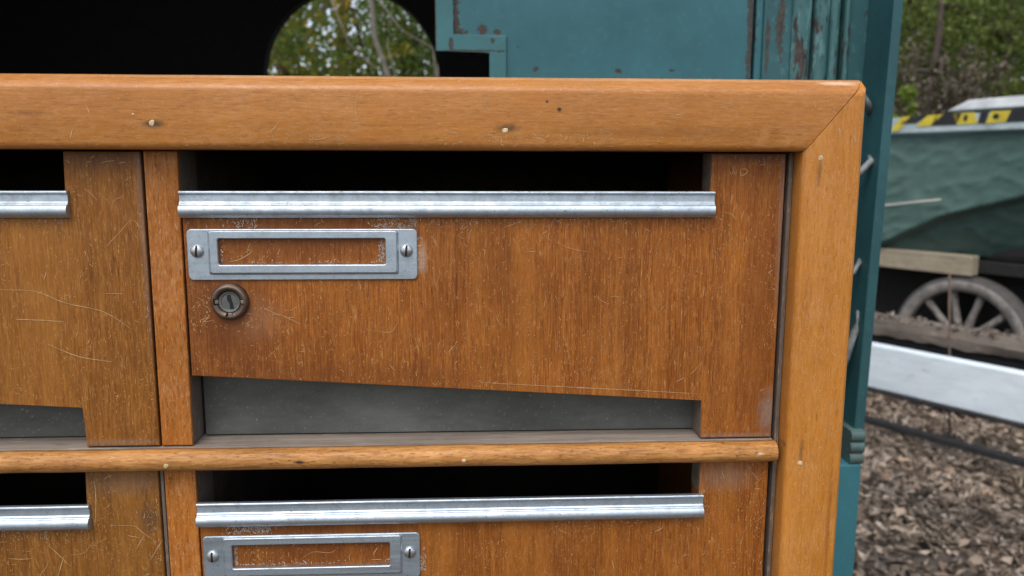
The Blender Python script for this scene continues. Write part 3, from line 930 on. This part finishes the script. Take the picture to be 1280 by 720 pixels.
# body: walls, floor, roof, far wall with the round window
cadd('front_wall', box(-2.6, -1.02, CW, CW + .04, .55, 2.45), m_teal)
cadd('header', box(-1.019, .3195, CW + .001, CW + .041, 2.151, 2.45), m_teal)
cadd('sill_wall', box(-1.019, .239, CW + .041, CW + .07, .50, .619), m_teal_b)
cadd('end_wall', box(.2955, .3195, CW + .045, 2.0, .50, 2.45), m_teal)
cadd('end_wall', box(-2.6, -2.56, CW + .041, 2.0, .50, 2.45), m_teal)
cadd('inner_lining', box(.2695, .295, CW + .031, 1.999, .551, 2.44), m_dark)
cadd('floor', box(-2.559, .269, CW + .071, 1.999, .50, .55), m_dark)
cadd('roof', box(-2.66, .36, CW - .05, 2.08, 2.451, 2.52, .02), m_teal_b)
cadd('underframe', box(-2.5, .22, CW + .09, 1.95, 0.0, .499), m_dark)
def holed_wall(cx, cz, r, x0, x1, z0, z1, y0, y1, n=64):
    bm = bmesh.new()
    def sq(t):
        c, s = math.cos(t), math.sin(t)
        k = min(((x1 - cx) if c > 0 else (x0 - cx)) / c if abs(c) > 1e-6 else 1e9, ((z1 - cz) if s > 0 else (z0 - cz)) / s if abs(s) > 1e-6 else 1e9)
        return cx + c * k, cz + s * k
    corners = [math.atan2(z - cz, x - cx) % (2 * math.pi) for x in (x0, x1) for z in (z0, z1)]
    ts = sorted([2 * math.pi * i / n for i in range(n)] + corners)
    rs = []
    for y in (y0, y1):
        rs.append([bm.verts.new((cx + r * math.cos(t), y, cz + r * math.sin(t))) for t in ts])
        rs.append([bm.verts.new((sq(t)[0], y, sq(t)[1])) for t in ts])
    m_ = len(ts)
    for a, b in ((0, 1), (2, 3), (0, 2), (1, 3)):
        for i in range(m_):
            j = (i + 1) % m_
            bm.faces.new((rs[a][i], rs[a][j], rs[b][j], rs[b][i]))
    return me_from(bm)
PX, PZ, PR = -.352, 1.437, .2445
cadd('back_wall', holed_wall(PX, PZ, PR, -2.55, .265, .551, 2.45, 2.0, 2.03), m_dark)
C_ = lambda q: [(PX + q * math.cos(t), PZ + q * math.sin(t)) for t in [2 * math.pi * i / 64 for i in range(64)]]
cadd('window_rim', loops([(C_(PR + .02), 2.031), (C_(PR + .02), 2.036), (C_(PR - .002), 2.036), (C_(PR - .002), 2.031)], True), m_dark)

# ------------------------------------------------------------------ the yard on the right: beams, trailer, tarpaulin
RZ = rad(-57.3)
TO = (2.383, 3.4, 0.0)
def white_paint():
    t = NT('white_weathered_paint')
    c = t.coord()
    n = t.noise(t.scale(c, (5, 14, 14)), 1, 5, 0.65)
    col = t.mix(t.step(n, 0.35, 0.7), (0.80, 0.89, 0.95), (0.62, 0.69, 0.74))
    n2 = t.noise(t.scale(c, (16, 60, 70)), 1, 4, 0.65)
    col = t.mix(t.step(n2, 0.64, 0.70, 0.0, 0.7), col, (0.42, 0.34, 0.25))
    n3 = t.noise(c, 90, 4, 0.7)
    col = t.mix(t.step(n3, 0.62, 0.72, 0.0, 0.35), col, (0.35, 0.38, 0.40))
    t.set(Base_Color=col, Roughness=0.5)
    t.bump(t.math('ADD', n2, n3), 0.3, 0.004)
    return t.m
m_white = white_paint()
m_iron = plain('dark_iron', (0.035, 0.034, 0.035), 0.6, var=0.3)
def grey_wood(name, a, b):
    return wood(name, 0, [(0.0, a), (1.0, b)], pore=(0.02, 0.016, 0.012), fleck=(0.36, 0.31, 0.26), fine=60, along=2.0, rough=0.85, grey=0.3)
m_old = grey_wood('weathered_timber', (0.055, 0.042, 0.032), (0.17, 0.135, 0.105))
m_block = grey_wood('pale_timber', (0.24, 0.20, 0.13), (0.42, 0.36, 0.25))
m_trailer_dark = plain('near_black_trailer', (0.012, 0.012, 0.012), 0.85)  # near-black, so the space under the trailer stays dark
m_wheel = plain('grey_wheel_wood', (0.24, 0.22, 0.20), 0.8, var=0.5, vs_=22, bump=.4, bd=.004)
m_tyre = plain('dusty_tyre', (0.075, 0.07, 0.066), 0.8, vs_=15)
m_rustrod = plain('rusty_rod', (0.14, 0.095, 0.07), 0.85, vs_=60)

PB = root('painted_beam', TO, RZ, label='white painted beam running low in front of the timber beam and wheel', cat='beam')
link('side_face', box(-.75, 2.2, -1.50, -1.45, .452, .598, .004), m_white, PB)
link('iron_rail', box(-.75, 2.2, -1.485, -1.455, .315, .336, .003), m_iron, PB)
link('cap_strip', box(-.75, 2.2, -1.51, -1.44, .438, .4515, .003), m_iron, PB)
for x in (-.62, 1.9):
    link('leg', box(x - .05, x + .05, -1.449, -1.40, -.03, .59, .004), m_old, PB)
TB = root('timber_beam', TO, RZ, label='rough weathered brown timber beam between the white beam and the wheel', cat='beam')
def rough_beam(x0, x1, y0, y1, z0, z1, n, amp, seed):
    bm = bmesh.new()
    rings = []
    for i in range(n + 1):
        x = x0 + (x1 - x0) * i / n
        ring = []
        prof = [(y0, z0), (y0, (z0 + z1) / 2), (y0 + .01, z1 - .005), ((y0 + y1) / 2, z1), (y1, z1 - .01), (y1, z0)]
        for j, (y, z) in enumerate(prof):
            v = mnoise.noise(Vector((x * 6, j * 1.7, seed)))
            w = mnoise.noise(Vector((x * 22, j * 2.7, seed + 4)))
            ring.append(bm.verts.new((x, y + amp * v, z + amp * (v * .5 + w * .5))))
        rings.append(ring)
    for a, b in zip(rings, rings[1:]):
        for j in range(6):
            bm.faces.new((a[j], a[(j + 1) % 6], b[(j + 1) % 6], b[j]))
    bm.faces.new(rings[0])
    bm.faces.new(rings[-1])
    return me_from(bm)
link('beam', rough_beam(-.9, 1.9, -.90, -.74, .505, .574, 120, .012, 2.0), m_old, TB)
link('lower_plank', rough_beam(-.9, 1.9, -.86, -.76, .445, .500, 80, .004, 7.0), m_iron, TB)
for x in (-.75, 1.7):
    link('leg', box(x - .06, x + .06, -.84, -.77, -.03, .443, .004), m_old, TB)
bm = bmesh.new()
tube(bm, [(0.598, -1.435, 0.860), (0.617, -1.436, 0.634), (0.639, -1.435, 0.374), (0.644, -1.440, .322)], .0038, 8)
link('brace_rod', me_from(bm), m_rustrod, PB)
link('rod_clip', box(0.624, 0.664, -1.4545, -1.428, .312, .332, .002), m_iron, PB)

TR = root('trailer', TO, RZ, label='old trailer with a wooden spoked wheel under the green tarpaulin', cat='trailer')
def wheel(x, y, parent):
    cz, R_ = .335, .335
    N = 64
    bm = bmesh.new()
    sec = [(1.0, .03), (1.0, -.03), (.97, -.05), (.90, -.055), (.875, -.04), (.875, .04), (.97, .05)]
    rings = [[bm.verts.new((x + R_ * q * math.cos(2 * math.pi * i / N), y + d, cz + R_ * q * math.sin(2 * math.pi * i / N))) for q, d in sec] for i in range(N)]
    for i in range(N):
        for j in range(len(sec)):
            bm.faces.new((rings[i][j], rings[i][(j + 1) % len(sec)], rings[(i + 1) % N][(j + 1) % len(sec)], rings[(i + 1) % N][j]))
    w = link('wheel', me_from(bm), m_tyre, parent, smooth=True)
    bm = bmesh.new()
    sec = [(.875, .03), (.945, -.050), (.93, -.058), (.80, -.058), (.785, -.045), (.785, .03)]
    rings = [[bm.verts.new((x + R_ * q * math.cos(2 * math.pi * i / N), y + d, cz + R_ * q * math.sin(2 * math.pi * i / N))) for q, d in sec] for i in range(N)]
    for i in range(N):
        for j in range(len(sec)):
            bm.faces.new((rings[i][j], rings[i][(j + 1) % len(sec)], rings[(i + 1) % N][(j + 1) % len(sec)], rings[(i + 1) % N][j]))
    link('rim', me_from(bm), m_wheel, w, smooth=True)
    bm = bmesh.new()
    tube(bm, [(x, y - .12, cz), (x, y - .10, cz), (x, y - .02, cz), (x, y + .06, cz)], [.04, .055, .075, .075], 24)
    link('hub', me_from(bm), m_wheel, w)
    for k in range(12):
        t = 2 * math.pi * (k + .40) / 12
        bm = bmesh.new()
        p = lambda r: (x + r * math.cos(t), y - .02, cz + r * math.sin(t))
        tube(bm, [p(.05), p(.12), p(.20), p(.272)], [.024, .019, .016, .021], 10)
        link('spoke', me_from(bm), m_wheel, w)
wheel(0, 0, TR)
link('underbody_shade_box', box(-2.2, 1.6, .16, 1.25, .16, .685, .02), m_trailer_dark, TR)  # added box that blocks light, keeping the space behind the wheel dark
bm = bmesh.new()
tube(bm, [(0, .05, .335), (0, 1.35, .335)], .03, 10)
link('axle', me_from(bm), m_trailer_dark, TR)
link('bed', box(-2.3, 1.7, .02, 1.4, .686, .745, .004), m_trailer_dark, TR)
link('bed_plank', box(-1.4, .036, -.055, .018, .676, .772, .006), m_block, TR)
link('load', box(-2.2, 1.65, .06, 1.36, .746, 1.33, .03), m_trailer_dark, TR)
wheel(0, 1.42, TR)
link('prop_leg', box(-2.0, -1.9, .3, .4, -.02, .16), m_trailer_dark, TR)
link('prop_leg', box(1.4, 1.5, .3, .4, -.02, .16), m_trailer_dark, TR)

# tarpaulin draped over the load
def tarp_mesh():
    ns, nt = 230, 90
    prof = []                       # (k, z) up the front, over the top and down the back
    for i in range(56):
        u = i / 55
        prof.append((-.075 + .03 * u, .748 + (1.335 - .748) * u))
    for i in range(1, 9):
        a = rad(180 - 90 * i / 8)
        prof.append((-.015 + .03 * math.cos(a), 1.335 + .03 * math.sin(a)))
    for i in range(1, 20):
        prof.append((-.015 + 1.45 * i / 19, 1.365))
    for i in range(1, 8):
        prof.append((1.44, 1.365 - .6 * i / 7))
    bm = bmesh.new()
    g = []
    for a in range(ns + 1):
        s = -2.3 + 4.05 * a / ns
        col = []
        for j, (k, z) in enumerate(prof):
            v = Vector((s, 0, z))
            f = 1.0 if j < 56 else (.25 if j < 70 else .1)
            lo = max(0.0, min(1.0, (1.36 - z) / .5))
            ridge = 1 - abs(mnoise.noise(Vector((s * 5 + z * 2.2, z * 4.5 - s * 1.5, 1.0))))
            ridge2 = 1 - abs(mnoise.noise(Vector((s * 11 - z * 6, z * 9, 5.0))))
            d = .006 * ridge ** 8 + .006 * ridge2 ** 10 + .003 * mnoise.noise(Vector((s * 30 - z * 18, z * 26, 3))) + .010 * mnoise.noise(Vector((s * 2.3, z * 2.0, 9)))
            # the lower flap: everything under a line climbing to the right hangs further back
            line = .956 + .30 * (s + .129) if s > -.129 else .956 + .54 * (s + .129)
            fl = max(0.0, min(1.0, (line - z) / .02))
            back = fl * (.03 + .45 * max(0.0, line - z))
            sag = .012 * math.sin(s * 7.0 + 1.0) if j == 0 else 0.0
            zz = z + sag + (.010 * mnoise.noise(Vector((s * 3, 2, 2))) if j > 55 else 0)
            col.append(bm.verts.new((s, k - d * f + back * (1 if j < 56 else 0) , zz)))
        g.append(col)
    for a in range(ns):
        for j in range(len(prof) - 1):
            f = bm.faces.new((g[a][j], g[a][j + 1], g[a + 1][j + 1], g[a + 1][j]))
            f.smooth = True
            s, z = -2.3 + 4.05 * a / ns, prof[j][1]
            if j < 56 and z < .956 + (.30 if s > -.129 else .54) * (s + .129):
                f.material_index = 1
    return me_from(bm)
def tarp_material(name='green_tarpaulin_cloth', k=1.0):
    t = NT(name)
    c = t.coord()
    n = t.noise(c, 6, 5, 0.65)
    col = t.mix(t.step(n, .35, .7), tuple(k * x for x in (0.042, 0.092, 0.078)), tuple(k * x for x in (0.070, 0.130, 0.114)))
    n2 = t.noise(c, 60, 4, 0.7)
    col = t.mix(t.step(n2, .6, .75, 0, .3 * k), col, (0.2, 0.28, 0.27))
    t.set(Base_Color=col, Roughness=0.5, Specular_IOR_Level=0.5)
    t.bump(n2, .3, .004)
    return t.m
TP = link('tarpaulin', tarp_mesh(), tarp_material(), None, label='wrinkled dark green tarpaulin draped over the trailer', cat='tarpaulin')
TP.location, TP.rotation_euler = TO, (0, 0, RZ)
TP.data.materials.append(tarp_material('green_tarpaulin_lower_flap', 0.62))  # tarpaulin colour scaled darker for the faces under the flap line
m_ = TP.modifiers.new('thickness', 'SOLIDIFY')
m_.thickness, m_.offset = .003, -1
bm = bmesh.new()
tube(bm, [(-.9, -.105, .94), (-.43, -.118, .990), (-.28, -.122, 1.012), (-.136, -.112, 1.033), (-.12, -.085, 1.036)], .006, 8)
link('cord', me_from(bm), plain('pale_cord', (0.5, 0.49, 0.45), 0.8, vs_=200), TP)

# pale board, hazard tape and white sheet lying along the top
m_paleb = plain('pale_blue_paint', (0.46, 0.56, 0.58), 0.55, var=0.2, vs_=9)
BD = link('edge_board', poly_y([(-.60, 1.358), (1.5, 1.366), (1.5, 1.456), (-.60, 1.432)], -.085, -.060, .004), m_paleb, None, label='pale blue board lying along the top edge of the tarpaulin', cat='board')
BD.location, BD.rotation_euler = TO, (0, 0, RZ)
m_yel = plain('hazard_yellow', (0.62, 0.50, 0.035), 0.5, var=0.15, vs_=20, dark=(0.42, 0.33, 0.03))
m_blk = plain('hazard_black', (0.018, 0.018, 0.02), 0.5, vs_=20)
HT_ = root('hazard_tape', TO, RZ, label='black and yellow striped hazard tape along the pale board', cat='tape')
def stripe(s0, s1, slant, mat, z0=1.388, z1=1.440, name='stripe'):
    zz = lambda s: .012 * (s + .3)
    link(name, poly_y([(s0, z0 + zz(s0)), (s1, z0 + zz(s1)), (s1 + slant, z1 + zz(s1)), (s0 + slant, z1 + zz(s0))], -.0885, -.0855), mat, HT_)
stripe(-.40, -.355, .055, m_yel, 1.372, 1.440)
stripe(-.355, -.27, .055, m_blk, 1.405, 1.436)
for a, b, sl, mt in ((-.27, -.195, .055, m_yel), (-.195, -.075, .02, m_blk), (-.075, .02, -.02, m_yel)):
    stripe(a, b, sl, mt)
stripe(.02, .055, .01, m_blk)
for a, b, sl, mt in ((.055, .14, .02, m_yel), (.14, .24, .02, m_blk), (.24, .34, .02, m_yel), (.34, .45, .02, m_blk), (.45, .56, .02, m_yel), (.56, .7, .02, m_blk), (.7, .85, .02, m_yel)):
    stripe(a, b, sl, mt)
link('mark', poly_y([(-.035 + .010 * math.cos(t), 1.420 + .016 * math.sin(t)) for t in [i * math.pi / 6 for i in range(12)]], -.0900, -.0890), m_blk, HT_)
link('mark', poly_y([(.098 + .014 * math.cos(t), 1.421 + .013 * math.sin(t)) for t in [i * math.pi / 6 for i in range(12)]], -.0900, -.0890), m_blk, HT_)
WP = link('white_sheet', poly_y([(-.16, 1.458), (1.5, 1.478), (1.5, 1.560), (.2, 1.512), (-.06, 1.506)], -.03, .35, .008), plain('white_sheet_paint', (0.74, 0.77, 0.78), 0.5, var=0.2, vs_=6), None,
          label='folded white sheet lying above the hazard tape', cat='sheet')
WP.location, WP.rotation_euler = TO, (0, 0, RZ)

# ------------------------------------------------------------------ fallen leaves and chips
nrg = np.random.default_rng(7)
def litter(n, x0, x1, y0, y1, size, mat, aspect, zlift, name, label, cat):
    P = np.column_stack([nrg.uniform(x0, x1, n), nrg.uniform(y0, y1, n), np.zeros(n)])
    keep = np.array([mnoise.noise(Vector((a * 2.6, b * 2.6, 8.0))) + .5 * mnoise.noise(Vector((a * 7, b * 7, 2.0))) for a, b in P[:, :2]])
    P = P[keep > nrg.uniform(-.75, .12, n)]
    n = len(P)
    z = np.array([-0.02 + 0.03 * mnoise.noise(Vector((a * 1.3, b * 1.3, 0.3))) if 0 <= a <= 6 and 1 <= b <= 7 else 0.0 for a, b in P[:, :2]])
    P[:, 2] = z + zlift * nrg.uniform(0.2, 1.0, n)
    N = nrg.normal(size=(n, 3)) * np.array([1, 1, .35])
    o = link(name, leaf_cloud(P, N, size, nrg, aspect, .3), mat, None, kind='stuff', label=label, cat=cat)
    return o
m_lit = leaf_mat('dead_leaves', [(0.0, (0.045, 0.035, 0.028)), (0.3, (0.16, 0.125, 0.095)), (0.6, (0.36, 0.29, 0.225)), (0.86, (0.56, 0.47, 0.38)), (1.0, (0.45, 0.20, 0.09))], 0.0, 0.8)
m_lit2 = leaf_mat('tan_leaves', [(0.0, (0.07, 0.045, 0.03)), (0.35, (0.20, 0.14, 0.10)), (0.7, (0.42, 0.33, 0.25)), (1.0, (0.40, 0.17, 0.07))], 0.0, 0.7)
litter(52000, .35, 4.0, 1.4, 5.0, .030, m_lit, .55, .020, 'leaf_litter', 'grey brown fallen leaves covering the ground', 'leaf litter')
litter(2000, .35, 4.0, 1.4, 5.0, .046, m_lit2, .7, .030, 'fallen_leaves', 'larger tan and rusty leaves lying on top of the leaf litter', 'leaves')
litter(9000, .35, 3.4, 1.4, 4.2, .085, m_lit, .07, .026, 'twig_litter', 'thin pale twigs and needles scattered among the fallen leaves', 'twigs')
n_ = 260
P_ = np.column_stack([nrg.uniform(-.2, 1.2, n_), nrg.uniform(-.90, -.76, n_), np.full(n_, .575)])
link('debris', leaf_cloud(P_, nrg.normal(size=(n_, 3)), .026, nrg, .5, .3), leaf_mat('beam_debris', [(0.0, (0.06, 0.048, 0.038)), (0.6, (0.15, 0.12, 0.095)), (1.0, (0.36, 0.31, 0.26))], 0.0, .8), TB, kind='stuff')

# ------------------------------------------------------------------ trees
def tree(name, label, base, h, trunk_r, blobs, n, size, mat, bark, seed, lean=(0, 0), limbs=6, group=None, extra=()):
    r = np.random.default_rng(seed)
    q = random.Random(seed)
    t = root(name, base, 0, label=label, cat='tree', group=group)
    bm = bmesh.new()
    pts = [(0, 0, -.05)]
    for i in range(1, 7):
        u = i / 6
        pts.append((lean[0] * u + q.uniform(-.05, .05) * h * .12, lean[1] * u + q.uniform(-.05, .05) * h * .12, h * u))
    tube(bm, pts, [trunk_r * (1 - .8 * i / 6) for i in range(7)], 9)
    for i in range(limbs):
        b = blobs[i % len(blobs)]
        k = 2 + (i % 4)
        p0 = Vector(pts[k])
        e = Vector((b[0] + q.uniform(-.5, .5) * b[3], b[1] + q.uniform(-.5, .5) * b[4], b[2] + q.uniform(-.4, .4) * b[5]))
        mid = (p0 + e) / 2 + Vector((q.uniform(-.2, .2), q.uniform(-.2, .2), q.uniform(0, .3)))
        tube(bm, [p0, mid, e], [trunk_r * .45, trunk_r * .25, trunk_r * .08], 6)
    for pl, rr in extra:
        tube(bm, pl, rr, 7)
    link('trunk', me_from(bm), bark, t)
    Ps, tot = [], sum(b[3] * b[4] * b[5] for b in blobs)
    for b in blobs:
        m_n = int(n * b[3] * b[4] * b[5] / tot)
        # leaves gather on sprays: clumped points inside the ellipsoid
        nc = max(6, m_n // 45)
        cs = r.normal(size=(nc, 3))
        cs /= np.linalg.norm(cs, axis=1, keepdims=True)
        cs *= r.uniform(.1, 1, size=(nc, 1)) ** .45
        P = cs[r.integers(0, nc, m_n)] + r.normal(size=(m_n, 3)) * .09
        Ps.append(P * np.array(b[3:6]) + np.array(b[0:3]))
    P = np.concatenate(Ps)
    N = r.normal(size=P.shape) + np.array([0, 0, -.5])
    link('crown', leaf_cloud(P, N, size, r, .55, .25), mat, t, kind='stuff')
    return t
m_bark = plain('grey_bark', (0.20, 0.175, 0.14), 0.9, vs_=20, bump=.5, bd=.01)
m_bark2 = plain('brown_bark', (0.075, 0.055, 0.042), 0.9, vs_=20, bump=.5, bd=.01)
m_lf_y = leaf_mat('yellowing_leaves', [(0.0, (0.05, 0.075, 0.012)), (0.4, (0.12, 0.14, 0.018)), (0.75, (0.26, 0.21, 0.02)), (1.0, (0.42, 0.25, 0.025))], .5)
m_lf_g = leaf_mat('green_leaves', [(0.0, (0.022, 0.048, 0.012)), (0.5, (0.055, 0.10, 0.02)), (1.0, (0.11, 0.165, 0.03))], .45)
m_lf_d = leaf_mat('dark_green_leaves', [(0.0, (0.03, 0.050, 0.020)), (0.5, (0.07, 0.11, 0.038)), (1.0, (0.14, 0.19, 0.06))], .4)
m_lf_m = leaf_mat('mid_green_leaves', [(0.0, (0.045, 0.075, 0.022)), (0.5, (0.12, 0.175, 0.045)), (1.0, (0.24, 0.30, 0.08))], .45)
m_lf_b = leaf_mat('brown_twiggy_leaves', [(0.0, (0.035, 0.030, 0.022)), (0.5, (0.092, 0.076, 0.056)), (1.0, (0.17, 0.135, 0.10))], .15)

g1 = 'trees seen through the round window'
tree('slender_tree', 'slender pale barked tree seen through the round window', (-.50, 5.0, 0), 3.4, .014, [(-.35, .9, 2.3, .75, .6, .8), (.45, .7, 2.5, .6, .5, .7)], 2200, .055, m_lf_g, m_bark, 3, (.5, 0), 3, g1,
     [([(.02, 0, 1.5), (-.06, 0, 1.77), (-.14, 0, 2.01), (-.15, 0, 2.23), (-.16, 0, 2.6)], [.022, .019, .017, .016, .014]),
      ([(.02, .02, 1.70), (-.20, .05, 1.86), (-.31, .05, 1.97), (-.42, .05, 2.25)], [.006, .005, .0045, .004]),
      ([(-.12, 0, 2.25), (.03, .02, 2.05), (.23, .03, 1.94), (.34, .05, 1.80)], [.006, .006, .005, .004])])
tree('autumn_tree', 'yellowing leafy tree in the left of the round window', (-1.75, 7.0, 0), 3.6, .09, [(-.35, 0, 2.3, 1.1, .9, 1.5), (.55, .2, 1.9, .6, .7, .9)], 4200, .085, m_lf_y, m_bark2, 5, (.1, .1), 6, g1)
tree('leafy_tree', 'green leafy tree in the right of the round window', (-.45, 8.2, 0), 4.2, .10, [(0, 0, 2.0, .95, .8, 1.5), (.2, .5, 3.0, 1.2, .8, 1.2)], 12000, .065, m_lf_g, m_bark2, 8, (.2, 0), 6, g1)
tree('leafy_tree', 'tall dense tree behind the others in the round window', (-2.0, 12.0, 0), 6.0, .14, [(-.5, 0, 2.0, 2.2, 1.2, 1.9), (1.7, .3, 2.2, 1.6, 1.2, 2.0)], 7000, .10, m_lf_g, m_bark2, 9, (.2, 0), 7, g1)
g2 = 'trees beyond the trailer'
tree('hedge_tree', 'brown twiggy tree beyond the trailer next to the carriage post', (5.2, 9.0, 0), 3.4, .09, [(.1, 0, 1.6, .8, .7, 1.1), (.5, .1, 2.1, .5, .5, .45)], 7500, .055, m_lf_b, m_bark2, 21, (.2, 0), 9, g2)
tree('hedge_tree', 'mid green leafy tree beyond the trailer at the right edge', (6.7, 9.8, 0), 5.5, .12, [(.1, 0, 2.3, 1.2, .9, 1.9), (-.6, -.2, 3.2, 1.4, .9, 1.1)], 17000, .06, m_lf_m, m_bark2, 22, (.1, 0), 7, g2)
tree('evergreen_tree', 'dark evergreen tree at the back beyond the trailer', (7.4, 13.0, 0), 9, .2, [(0, 0, 3.4, 3.6, 1.6, 3.8), (-2.2, .6, 3, 2.2, 1.2, 3.2), (-1, 0, 6, 3.5, 1.5, 2.5)], 70000, .12, m_lf_d, m_bark2, 23, (.1, 0), 8, g2)
tree('evergreen_tree', 'tall dark evergreen behind the brown twiggy tree', (4.6, 15.5, 0), 9, .2, [(0, 0, 3.6, 3.0, 1.4, 4.0), (3.5, .6, 4, 4.0, 1.2, 4.2)], 60000, .14, m_lf_d, m_bark2, 25, (.1, 0), 8, g2)
tree('young_shrub', 'small bright green shrub behind the left end of the tarpaulin', (3.08, 5.5, 0), 1.5, .02, [(0, 0, 1.58, .13, .13, .22)], 420, .06, leaf_mat('bright_leaves', [(0.0, (0.09, 0.14, 0.02)), (1.0, (0.20, 0.26, 0.04))], .4), m_bark2, 24, (0, 0), 3)
